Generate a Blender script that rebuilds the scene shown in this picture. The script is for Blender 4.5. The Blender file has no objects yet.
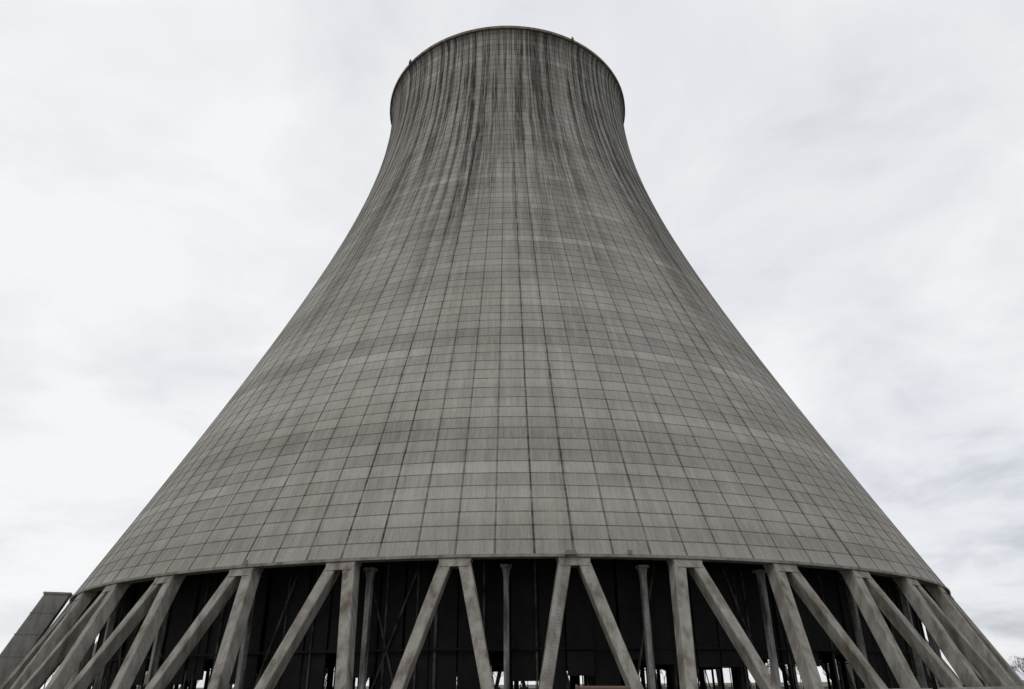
import bpy, math, random
import numpy as np
from mathutils import Vector, Matrix
random.seed(7)
scene=bpy.context.scene
COL=bpy.context.collection
EYE=1.7
H=149.3+EYE; HB=13.0+EYE; ZT=146.2+EYE; RM=33.3; RT=33.9; RB=82.2; D=164.0
B1=(ZT-HB)/math.sqrt((RB/RM)**2-1); B2=(H-ZT)/math.sqrt((RT/RM)**2-1)
def prof(z):
    if z<HB: return RB+(HB-z)*0.516
    b=B1 if z<ZT else B2
    return RM*math.sqrt(1+((z-ZT)/b)**2)
def P(r,phi,z): return (r*math.sin(phi),-r*math.cos(phi),z)
NB=39; NR=117; PH0=math.radians(0.3); ROW=1.78

# ---------- helpers
def obj(name,verts,faces,mat,parent=None,smooth=False,uvs=None):
    me=bpy.data.meshes.new(name); me.from_pydata(verts,[],faces)
    if uvs is not None:
        l=me.uv_layers.new(name="UVMap")
        l.data.foreach_set("uv",np.array(uvs,dtype=np.float32).ravel())
    me.update()
    if smooth: me.polygons.foreach_set("use_smooth",[True]*len(me.polygons))
    o=bpy.data.objects.new(name,me); COL.objects.link(o)
    if mat: me.materials.append(mat)
    if parent: o.parent=parent
    return o
def empty(name,loc=(0,0,0)):
    e=bpy.data.objects.new(name,None); COL.objects.link(e); e.location=loc; return e
class MB:
    def __init__(s): s.v=[];s.f=[]
    def loft(s,a,b):
        n=len(a);i=len(s.v); s.v+=list(a)+list(b)
        for k in range(n): s.f.append((i+k,i+(k+1)%n,i+n+(k+1)%n,i+n+k))
        s.f.append(tuple(range(i+n-1,i-1,-1))); s.f.append(tuple(range(i+n,i+2*n)))
    def pbox(s,r0,r1,phi,w,z0,z1,slope=0.0,w1=None,c=0.0,dphi=0.0):
        w1=w if w1 is None else w1
        def ring(r0,r1,ph,w,z):
            er=Vector((math.sin(ph),-math.cos(ph),0)); et=Vector((math.cos(ph),math.sin(ph),0))
            h=w/2; q=[(r0+c,-h),(r1-c,-h),(r1,-h+c),(r1,h-c),(r1-c,h),(r0+c,h),(r0,h-c),(r0,-h+c)] if c>0 else [(r0,-h),(r1,-h),(r1,h),(r0,h)]
            return [tuple(er*a+et*b+Vector((0,0,z))) for a,b in q]
        s.loft(ring(r0+slope,r1+slope,phi+dphi,w,z0),ring(r0,r1,phi,w1,z1))
    def box(s,x0,x1,y0,y1,z0,z1):
        s.loft([(x0,y0,z0),(x1,y0,z0),(x1,y1,z0),(x0,y1,z0)],[(x0,y0,z1),(x1,y0,z1),(x1,y1,z1),(x0,y1,z1)])
    def rod(s,a,b,ra,rb,n=6):
        a=Vector(a);b=Vector(b);d=(b-a).normalized()
        u=d.cross(Vector((0,0,1)) if abs(d.z)<.9 else Vector((1,0,0))).normalized();w=d.cross(u)
        s.loft([tuple(a+(u*math.cos(t)+w*math.sin(t))*ra) for t in [2*math.pi*k/n for k in range(n)]],
               [tuple(b+(u*math.cos(t)+w*math.sin(t))*rb) for t in [2*math.pi*k/n for k in range(n)]])
    def make(s,name,mat,parent=None,smooth=False): return obj(name,s.v,s.f,mat,parent,smooth)

# ---------- node helper
class NT:
    def __init__(s,name):
        s.m=bpy.data.materials.new(name); s.m.use_nodes=True; s.t=s.m.node_tree; s.n=s.t.nodes; s.l=s.t.links
        s.b=s.n["Principled BSDF"]
    def _in(s,node,i,v):
        if v is None: return
        if hasattr(v,"is_output"): s.l.new(v,node.inputs[i])
        else: node.inputs[i].default_value=v
    def math(s,op,a,b=None,c=None,clamp=False):
        n=s.n.new("ShaderNodeMath"); n.operation=op; n.use_clamp=clamp
        s._in(n,0,a);s._in(n,1,b);s._in(n,2,c); return n.outputs[0]
    def noise(s,vec,scale=1,detail=3,rough=.5,dim='3D'):
        n=s.n.new("ShaderNodeTexNoise"); n.noise_dimensions=dim; s._in(n,"Vector",vec); n.inputs["Scale"].default_value=scale
        n.inputs["Detail"].default_value=detail; n.inputs["Roughness"].default_value=rough; return n.outputs["Fac"]
    def white(s,vec):
        n=s.n.new("ShaderNodeTexWhiteNoise"); n.noise_dimensions='3D'; s._in(n,"Vector",vec); return n.outputs["Value"]
    def comb(s,x,y,z=0.0):
        n=s.n.new("ShaderNodeCombineXYZ"); s._in(n,0,x);s._in(n,1,y);s._in(n,2,z); return n.outputs[0]
    def sep(s,v):
        n=s.n.new("ShaderNodeSeparateXYZ"); s.l.new(v,n.inputs[0]); return n.outputs
    def ramp(s,v,a,b,lo=0.0,hi=1.0,smooth=False):
        n=s.n.new("ShaderNodeMapRange"); n.clamp=True
        if smooth: n.interpolation_type='SMOOTHSTEP'
        s._in(n,0,v); n.inputs[1].default_value=a;n.inputs[2].default_value=b;n.inputs[3].default_value=lo;n.inputs[4].default_value=hi
        return n.outputs[0]
    def mix(s,f,a,b):
        n=s.n.new("ShaderNodeMix"); n.data_type='RGBA'; s._in(n,0,f)
        for i,v in ((6,a),(7,b)):
            if hasattr(v,"is_output"): s.l.new(v,n.inputs[i])
            else: n.inputs[i].default_value=(*v,1)
        return n.outputs[2]
    def scale(s,col,f):
        n=s.n.new("ShaderNodeVectorMath"); n.operation='SCALE'; s.l.new(col,n.inputs[0]); s._in(n,3,f); return n.outputs[0]
    def coord(s,k="Object"): return s.n.new("ShaderNodeTexCoord").outputs[k]
    def fin(s,col,rough=.9):
        s._in(s.b,"Base Color",col if hasattr(col,"is_output") else (*col,1)); s.b.inputs["Roughness"].default_value=rough
        s.b.inputs["Specular IOR Level"].default_value=.2; return s.m

# ---------- shell concrete
def shell_mat():
    k=NT("shell_concrete"); uv=k.coord("UV"); o=k.sep(uv); u,v=o[0],o[1]
    M=k.math
    fu=M('FLOOR',u); fv=M('FLOOR',v)
    VT=(H-HB)/ROW
    hgt=M('DIVIDE',v,VT)
    pan=k.white(k.comb(fu,fv)); row=k.white(k.comb(3.3,fv,7.0))
    rowlow=k.noise(k.comb(M('MULTIPLY',u,.03),M('MULTIPLY',v,.21),2.0),1,2,.6)
    blot=k.noise(k.comb(M('MULTIPLY',u,.22),M('MULTIPLY',v,.22)),1,4,.6)
    fine=k.noise(k.comb(M('MULTIPLY',u,11.0),M('ADD',M('MULTIPLY',v,.5),M('MULTIPLY',fv,3.1))),1,3,.7)
    grit=k.noise(k.comb(M('MULTIPLY',u,16.0),M('MULTIPLY',v,7.0)),1,2,.7)
    streak=k.noise(k.comb(M('MULTIPLY',u,2.7),M('MULTIPLY',v,.06),4.0),1,4,.7)
    b=M('ADD',k.ramp(pan,0,1,-.045,.04),k.ramp(row,0,1,-.065,.06))
    b=M('ADD',b,k.ramp(rowlow,.3,.7,-.17,.14))
    b=M('ADD',b,k.ramp(blot,.25,.75,-.11,.10))
    b=M('ADD',b,k.ramp(fine,.25,.75,-.17,.16))
    b=M('ADD',b,k.ramp(grit,.25,.75,-.10,.10))
    b=M('ADD',b,k.ramp(streak,.3,.7,.11,-.15))
    pale=k.ramp(k.white(k.comb(9.1,fv,1.0)),.93,.94,0,.2)
    b=M('ADD',b,M('MULTIPLY',pale,k.ramp(blot,.42,.6,.0,1)))
    b=M('ADD',b,1.0)
    b=M('MULTIPLY',b,k.ramp(hgt,.25,1.0,1.0,.93))
    wob=k.ramp(k.noise(k.comb(M('MULTIPLY',fu,1.7),fv,8.0),1,1,.5),.2,.8,-.010,.010)
    uc=M('ADD',M('ADD',u,wob),.5); ri=M('FLOOR',uc); du=M('ABSOLUTE',M('SUBTRACT',M('FRACT',uc),.5))
    rs=k.white(k.comb(ri,5.0,2.0)); rstrong=k.ramp(M('POWER',rs,3.0),0,1,.62,1.0)
    along=k.ramp(k.noise(k.comb(M('MULTIPLY',ri,3.7),M('MULTIPLY',v,.6),9.0),1,3,.8),.36,.6,.5,1.15)
    line=k.ramp(du,.020,.038,1,0)
    lm=M('MULTIPLY',M('MULTIPLY',line,rstrong),along)
    halo=k.ramp(du,.02,.24,1,0,True)
    ragged=k.noise(k.comb(M('MULTIPLY',u,14.0),M('MULTIPLY',v,.45),3.0),1,3,.7)
    longv=k.ramp(k.noise(k.comb(M('MULTIPLY',ri,7.3),M('MULTIPLY',v,.05),4.0),1,2,.5),.38,.62,.1,1.1)
    hm=M('MULTIPLY',M('MULTIPLY',halo,k.ramp(rs,.35,1.0,.08,.95)),k.ramp(ragged,.42,.58,.0,1))
    hm=M('MULTIPLY',M('MULTIPLY',hm,longv),M('MULTIPLY',along,k.ramp(hgt,.0,1.0,.42,.9)))
    # soot streaks running down from the rim, grouped and uneven
    warp=k.ramp(k.noise(k.comb(M('MULTIPLY',u,.9),M('MULTIPLY',v,.12),21.0),1,2,.6),0,1,-.25,.25)
    dr1=k.noise(k.comb(M('MULTIPLY',M('ADD',u,warp),1.9),M('MULTIPLY',v,.025),11.0),1,4,.8)
    dr2=k.noise(k.comb(M('MULTIPLY',u,.30),M('MULTIPLY',v,.015),15.0),1,3,.6)
    thr=M('SUBTRACT',dr1,M('MULTIPLY',M('SUBTRACT',.5,dr2),.35))
    reach=M('SUBTRACT',hgt,M('MULTIPLY',M('SUBTRACT',.70,dr2),1.0))
    brk=k.ramp(k.noise(k.comb(M('MULTIPLY',u,6.0),M('MULTIPLY',v,.35),31.0),1,3,.7),.35,.6,.55,1.1)
    tm=M('MULTIPLY',M('MULTIPLY',k.ramp(thr,.45,.545,0,1),k.ramp(reach,.20,.62,0,.82)),brk,clamp=True)
    rimd=k.ramp(hgt,.93,1.0,0,.2)
    hj0=M('ABSOLUTE',M('SUBTRACT',M('FRACT',M('ADD',v,.5)),.5))
    hj=M('MULTIPLY',k.ramp(hj0,.025,.055,1,0),k.ramp(k.noise(k.comb(M('MULTIPLY',u,1.3),fv,1.0),1,2,.6),.3,.62,.3,.72))
    def inv(x,s=1.0): return M('SUBTRACT',1.0,M('MULTIPLY',x,s),clamp=True)
    dark=M('MULTIPLY',inv(lm,.78),inv(hm))
    dark=M('MULTIPLY',dark,inv(tm)); dark=M('MULTIPLY',dark,inv(hj)); dark=M('MULTIPLY',dark,inv(rimd))
    tint=k.mix(k.ramp(blot,.35,.65),(.300,.284,.247),(.289,.280,.254))
    col=k.scale(tint,M('MULTIPLY',b,dark))
    return k.fin(col,.92)

def concrete(name,base,stain,sc=.5,lo=.42,hi=.72,amp=.13):
    k=NT(name); c=k.coord(); o=k.sep(c)
    n1=k.noise(c,sc,3,.6); n2=k.noise(c,7,2,.7)
    st=k.noise(k.comb(k.math('MULTIPLY',o[0],.9),k.math('MULTIPLY',o[1],.9),k.math('MULTIPLY',o[2],.16)),1,3,.6)
    col=k.mix(k.ramp(st,lo,hi),base,stain)
    f=k.math('ADD',k.ramp(n1,.3,.7,-amp,amp),k.ramp(n2,.3,.7,-.1,.1))
    return k.fin(k.scale(col,k.math('ADD',f,1.0)),.9)
M_shell=shell_mat()
M_leg=concrete("leg_concrete",(.26,.248,.222),(.115,.095,.075),.5,.42,.70,.15)
M_col=concrete("column_concrete",(.27,.27,.255),(.07,.065,.06),1.5,.4,.65,.2)
M_beam=concrete("beam_concrete",(.24,.23,.205),(.13,.12,.10))
M_slab=concrete("duct_concrete",(.22,.215,.20),(.13,.125,.115),.3)
M_pad=concrete("basin_concrete",(.33,.32,.30),(.2,.19,.17),.3)
M_rim=concrete("rim_concrete",(.20,.16,.135),(.08,.06,.05))
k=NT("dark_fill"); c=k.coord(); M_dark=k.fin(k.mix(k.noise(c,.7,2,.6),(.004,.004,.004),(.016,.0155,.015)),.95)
k=NT("dark_timber"); c=k.coord(); M_batt=k.fin(k.mix(k.ramp(k.noise(c,.5,2,.6),.35,.65),(.010,.010,.010),(.075,.07,.062)),.95)
k=NT("inner_shell"); M_inner=k.fin((.03,.028,.026),.95)
k=NT("galvanised_steel"); M_steel=k.fin(k.mix(k.noise(k.coord(),3,2,.6),(.22,.22,.22),(.13,.12,.11)),.6)
k=NT("rusty_steel"); M_rust=k.fin(k.mix(k.noise(k.coord(),3,3,.7),(.16,.11,.085),(.08,.06,.05)),.85)
k=NT("bark"); M_bark=k.fin(k.mix(k.noise(k.coord(),.3,2,.6),(.07,.06,.05),(.12,.105,.09)),.95)

# ---------- tower
tower=empty("cooling_tower")
def surf(name,NS,zs,off,mat,flip=False):
    V=[];F=[];U=[]
    for i,z in enumerate(zs):
        r=prof(z)-off
        for j in range(NS):
            V.append(P(r,math.pi+PH0+2*math.pi*j/NS,z))
    for i in range(len(zs)-1):
        for j in range(NS):
            j2=(j+1)%NS
            q=[(i,j),(i,j2),(i+1,j2),(i+1,j)]; uu=[j,j+1,j+1,j]
            if flip: q=q[::-1];uu=uu[::-1]
            F.append(tuple(a*NS+b for a,b in q))
            for (a,b),w in zip(q,uu): U.append(((w/NS)*NR,(zs[a]-HB)/ROW))
    return obj(name,V,F,mat,tower,True,U)
zs=[HB+(H-HB)*i/150 for i in range(151)]
surf("shell",468,zs,0,M_shell)
surf("inner_shell",234,zs[::3],.8,M_inner,True)
V=[];F=[];U=[]
zr=[HB+.05+(H-.3-HB)*i/100 for i in range(101)]
for j in range(NR):
    a=math.pi+PH0+2*math.pi*(j)/NR
    for z in zr:
        r=prof(z); hw=(.03+.03*(r/RB)); da=hw/r
        V+= [P(r-.02,a-da,z),P(r+.05,a-da*.8,z),P(r+.05,a+da*.8,z),P(r-.02,a+da,z)]
    n=len(zr); s0=j*n*4
    for i in range(n-1):
        for q in range(3):
            A=s0+i*4+q
            F.append((A,A+1,A+5,A+4))
            for zz in (zr[i],zr[i],zr[i+1],zr[i+1]): U.append((float(j),(zz-HB)/ROW))
obj("shell_ribs",V,F,M_shell,tower,False,U)
def ringband(name,r0,r1,z0,z1,mat,parent=tower,NS=234):
    V=[];F=[]
    for j in range(NS):
        a=2*math.pi*j/NS
        V+=[P(r0,a,z0),P(r1,a,z0),P(r1,a,z1),P(r0,a,z1)]
    for j in range(NS):
        b=(j+1)%NS
        for q in range(4): F.append((j*4+q,b*4+q,b*4+(q+1)%4,j*4+(q+1)%4))
    return obj(name,V,F,mat,parent)
ringband("ring_beam",RB-1.5,RB+.16,HB-.28,HB+.02,M_beam)
ringband("top_ring",RT-.9,RT+.4,H-.02,H+.75,M_rim)
mb=MB()
for ph in (-48,29,-120,110,180):
    a=math.radians(ph); r=RT+.7
    mb.pbox(RT+.42,RT+1.0,a,.5,H-.4,H+.6); mb.rod(P(r,a,H+.6),P(r,a,H+1.2),.2,.15,8)
mb.make("obstruction_lights",M_rust,tower)
# legs
mb=MB(); caps=MB(); feet=MB()
for j in range(NB):
    a=PH0+2*math.pi*(j+.5)/NB
    for s in (-1,1):
        at=a+s*.92/RB
        zt=HB-.285; zb=.9; sl=.516*(zt-zb); dp=s*math.radians(2.25)
        mb.pbox(RB-1.85,RB-.12,at,1.2,zb,zt,slope=sl,w1=1.42,c=.1,dphi=dp)
        feet.pbox(RB-2.3+sl,RB+.75+sl,at+dp,2.6,-.3,.95,c=.1)
    caps.pbox(RB-1.92,RB-.05,a,3.2,HB-1.25,HB-.288,slope=.49,w1=3.7,c=.1)
mb.make("legs",M_leg,tower); caps.make("leg_heads",M_leg,tower); feet.make("leg_footings",M_pad,tower)
# inner perimeter columns with bracketed heads
mb=MB(); NC=31
for j in range(NC):
    a=math.radians(-.4)+2*math.pi*j/NC
    mb.pbox(78.2,79.0,a,.6,-.2,HB-1.0,c=.05)
    mb.pbox(78.0,79.2,a,1.3,HB-.9,HB-.6)
    mb.pbox(78.3,78.9,a,.62,HB-2.0,HB-.9,w1=1.0)
mb.make("perimeter_columns",M_col,tower)
mb=MB()
for r,n in ((71,44),(62,36),(50,30),(38,24),(26,16),(13,8)):
    for j in range(n):
        a=2*math.pi*(j+random.uniform(-.1,.1))/n
        mb.pbox(r-.22,r+.22,a,.44,-.2,HB+.4)
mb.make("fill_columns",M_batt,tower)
# dark louvre curtain: panels of uneven drop, battens, hangers, beams
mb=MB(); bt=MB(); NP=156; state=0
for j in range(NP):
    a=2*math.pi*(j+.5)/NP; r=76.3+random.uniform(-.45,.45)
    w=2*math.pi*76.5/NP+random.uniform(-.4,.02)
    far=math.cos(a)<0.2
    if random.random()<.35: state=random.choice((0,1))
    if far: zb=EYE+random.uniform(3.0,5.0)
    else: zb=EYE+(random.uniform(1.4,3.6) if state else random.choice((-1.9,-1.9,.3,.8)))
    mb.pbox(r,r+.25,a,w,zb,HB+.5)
    x=random.random()
    if x<.6: bt.pbox(r+.3,r+.5,a+random.uniform(-.5,.5)*2*math.pi/NP,random.uniform(.1,.4),-.2,HB+.3)
    if x<.25:
        s=random.choice((-1,1)); bt.pbox(r+.5,r+.7,a,.22,.2,HB-.4,dphi=s*math.radians(random.uniform(1.5,4)))
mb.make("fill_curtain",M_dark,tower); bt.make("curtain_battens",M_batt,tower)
ringband("curtain_rail",76.9,77.1,5.2,5.4,M_dark)
for nm,z,r in (("light_blocking_deck",HB+.55,80.9),("fill_bottom",EYE+5.2,75.6)):  # upper deck added to keep sky light from the open top out
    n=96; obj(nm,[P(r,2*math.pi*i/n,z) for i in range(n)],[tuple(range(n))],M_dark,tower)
ringband("basin_wall",92.6,93.0,-.2,.55,M_pad)
mb=MB()
mb.pbox(RB+.17,RB+.55,math.radians(4.6),1.3,HB-.1,HB+.4,w1=1.1)
mb.pbox(RB+.17,RB+.35,math.radians(9.3),.5,HB+.1,HB+.5)
mb.pbox(RB+.17,RB+.35,math.radians(-22.3),.5,HB+.1,HB+.5)
mb.make("junction_boxes",M_steel,tower)
mb=MB()
A0=math.radians(4.92)
for s in (-.22,.22):
    for i in range(12):
        z0=.9+i*(HB-1)/12; z1=.9+(i+1)*(HB-1)/12
        q0=A0+(-.92+s)/RB-(HB-z0)/14*math.radians(2.25); q1=A0+(-.92+s)/RB-(HB-z1)/14*math.radians(2.25)
        mb.rod(P(prof(z0)+.12,q0,z0),P(prof(z1)+.12,q1,z1),.03,.03,4)
for i in range(40):
    z=1+i*.33; q=A0-.92/RB-(HB-z)/14*math.radians(2.25)
    mb.rod(P(prof(z)+.12,q-.22/RB,z),P(prof(z)+.12,q+.22/RB,z),.018,.018,4)
mb.make("access_ladder",M_steel,tower)

# ---------- leaning concrete riser at left
duct=empty("riser_duct"); ad=PH0-math.radians(64.6)
mb=MB(); mb.pbox(82.6,86.3,ad,3.3,-.3,HB+1.2,slope=.43*(HB+1.2),c=.08); mb.make("duct_shaft",M_slab,duct)
mb=MB(); mb.pbox(82.45,86.5,ad,3.6,HB+1.2,HB+1.5,c=.06); mb.make("duct_cap",M_beam,duct)
mb=MB()
for i in range(4):
    z=3+i*3.3; o=.43*(HB+1.2-z); mb.pbox(82.55+o,86.36+o,ad,3.4,z,z+.1)
mb.make("duct_joints",M_slab,duct)

# ---------- rusty pipe
pipe=empty("rusty_pipe")
mb=MB(); mb.rod((4.9,-104,1.38),(8.9,-104,1.34),.18,.18,16); mb.rod((4.8,-104,1.38),(4.96,-104,1.38),.27,.27,16); mb.make("pipe_run",M_rust,pipe)
mb=MB()
for x in (5.3,8.4): mb.box(x-.12,x+.12,-104.15,-103.85,-.1,1.18)
mb.make("pipe_supports",M_steel,pipe)

# ---------- ground
k=NT("ground_gravel_grass"); c=k.coord()
g=k.mix(k.ramp(k.noise(c,.02,3,.6),.45,.55),(.20,.19,.17),(.09,.095,.05))
M_ground=k.fin(k.scale(g,k.ramp(k.noise(c,2.5,3,.7),.2,.8,.7,1.3)),.95)
g=3500
obj("ground",[(-g,-g,0),(g,-g,0),(g,g,0),(-g,g,0)],[(0,1,2,3)],M_ground)

# ---------- bare tree line
mb=MB()
def branch(p,d,L,r,lvl,rm=.035):
    a,b=p,p+d*L; u=d.cross(Vector((random.random(),random.random(),.1))).normalized(); w=d.cross(u)
    i=len(mb.v)
    for t in (0,2.094,4.189): mb.v.append(tuple(a+(u*math.cos(t)+w*math.sin(t))*r))
    for t in (0,2.094,4.189): mb.v.append(tuple(b+(u*math.cos(t)+w*math.sin(t))*r*.6))
    for k3 in range(3): mb.f.append((i+k3,i+(k3+1)%3,i+3+(k3+1)%3,i+3+k3))
    if lvl==0: return
    for _ in range(random.choice((3,4)) if lvl>1 else 4):
        nd=(d+Vector((random.uniform(-.8,.8),random.uniform(-.8,.8),random.uniform(-.2,.5)))).normalized()
        branch(p+d*L*random.uniform(.55,1),nd,L*random.uniform(.55,.8),max(r*.5,rm),lvl-1,rm)
for i in range(110):
    az=math.radians(random.uniform(-50,50)); dist=random.uniform(330,460); s=random.uniform(.75,1.25)
    branch(Vector((dist*math.sin(az),-D+dist*math.cos(az),-.2)),Vector((random.uniform(-.08,.08),random.uniform(-.08,.08),1)).normalized(),5.2*s,.28*s,4)
for i in range(9):
    az=math.radians(random.uniform(37.0,41)); dist=random.uniform(190,240)
    branch(Vector((dist*math.sin(az),-D+dist*math.cos(az),-.2)),Vector((0,0,1)),3.7,.22,4,.05)
mb.make("bare_tree_line",M_bark)

# ---------- world
w=bpy.data.worlds.new("World"); scene.world=w; w.use_nodes=True
t=w.node_tree; n=t.nodes; l=t.links; n.clear()
out=n.new("ShaderNodeOutputWorld")
SUN_EL,SUN_AZ=math.radians(50),math.radians(-145)
sky=n.new("ShaderNodeTexSky"); sky.sky_type='NISHITA'; sky.sun_disc=False; sky.sun_elevation=SUN_EL; sky.sun_rotation=SUN_AZ
bg1=n.new("ShaderNodeBackground"); bg1.inputs[1].default_value=.1; l.new(sky.outputs[0],bg1.inputs[0])
tc=n.new("ShaderNodeTexCoord"); sp=n.new("ShaderNodeSeparateXYZ"); l.new(tc.outputs["Generated"],sp.inputs[0])
def mt(op,a,b):
    q=n.new("ShaderNodeMath"); q.operation=op
    for i,v in enumerate((a,b)):
        if hasattr(v,"is_output"): l.new(v,q.inputs[i])
        else: q.inputs[i].default_value=v
    return q.outputs[0]
zz=mt('ADD',mt('MAXIMUM',sp.outputs[2],0.0),.22)
cb=n.new("ShaderNodeCombineXYZ"); l.new(mt('DIVIDE',sp.outputs[0],zz),cb.inputs[0]); l.new(mt('DIVIDE',sp.outputs[1],zz),cb.inputs[1])
def nz(scale,detail,rough,dist=0.0,off=0):
    mp=n.new("ShaderNodeMapping"); mp.inputs["Location"].default_value=(off,off*.7,off*.3); l.new(cb.outputs[0],mp.inputs[0])
    q=n.new("ShaderNodeTexNoise"); q.inputs["Scale"].default_value=scale; q.inputs["Detail"].default_value=detail; q.inputs["Roughness"].default_value=rough; q.inputs["Distortion"].default_value=dist
    l.new(mp.outputs[0],q.inputs[0]); return q.outputs["Fac"]
big=nz(.9,2,.5,.3,3.0); med=nz(2.6,5,.56,.3,8.0)
s=mt('ADD',mt('MULTIPLY',big,.5),mt('MULTIPLY',med,.5))
s=mt('SUBTRACT',s,mt('MULTIPLY',mt('MAXIMUM',sp.outputs[0],-.3),.10))
cr=n.new("ShaderNodeValToRGB"); l.new(s,cr.inputs[0])
e=cr.color_ramp.elements; e[0].position=.33; e[0].color=(.56,.58,.63,1); e[1].position=.59; e[1].color=(.97,.97,.98,1)
m=cr.color_ramp.elements.new(.45); m.color=(.81,.825,.86,1)
bg2=n.new("ShaderNodeBackground"); l.new(cr.outputs[0],bg2.inputs[0]); bg2.inputs[1].default_value=1.0
mx=n.new("ShaderNodeMixShader"); mx.inputs[0].default_value=.93; l.new(bg1.outputs[0],mx.inputs[1]); l.new(bg2.outputs[0],mx.inputs[2]); l.new(mx.outputs[0],out.inputs[0])

# ---------- sun
sd=bpy.data.lights.new("sun",'SUN'); sd.energy=.6; sd.angle=math.radians(25); sd.color=(1,.97,.93)
so=bpy.data.objects.new("sun",sd); COL.objects.link(so)
dv=Vector((math.sin(SUN_AZ)*math.cos(SUN_EL),math.cos(SUN_AZ)*math.cos(SUN_EL),math.sin(SUN_EL)))
so.rotation_euler=dv.to_track_quat('Z','Y').to_euler()

# ---------- camera
cd=bpy.data.cameras.new("camera"); cd.sensor_width=36; cd.lens=720*36/1024; cd.clip_end=9000; cd.clip_start=.1
co=bpy.data.objects.new("camera",cd); COL.objects.link(co); scene.camera=co
pitch=.441; yaw=math.radians(-.24); roll=math.radians(-.52)
R=Matrix.Rotation(yaw,4,'Z')@Matrix.Rotation(math.pi/2+pitch,4,'X')@Matrix.Rotation(roll,4,'Z')
co.matrix_world=Matrix.Translation((0,-D,EYE))@R
scene.view_settings.view_transform='Standard'; scene.view_settings.look='None'; scene.view_settings.exposure=0
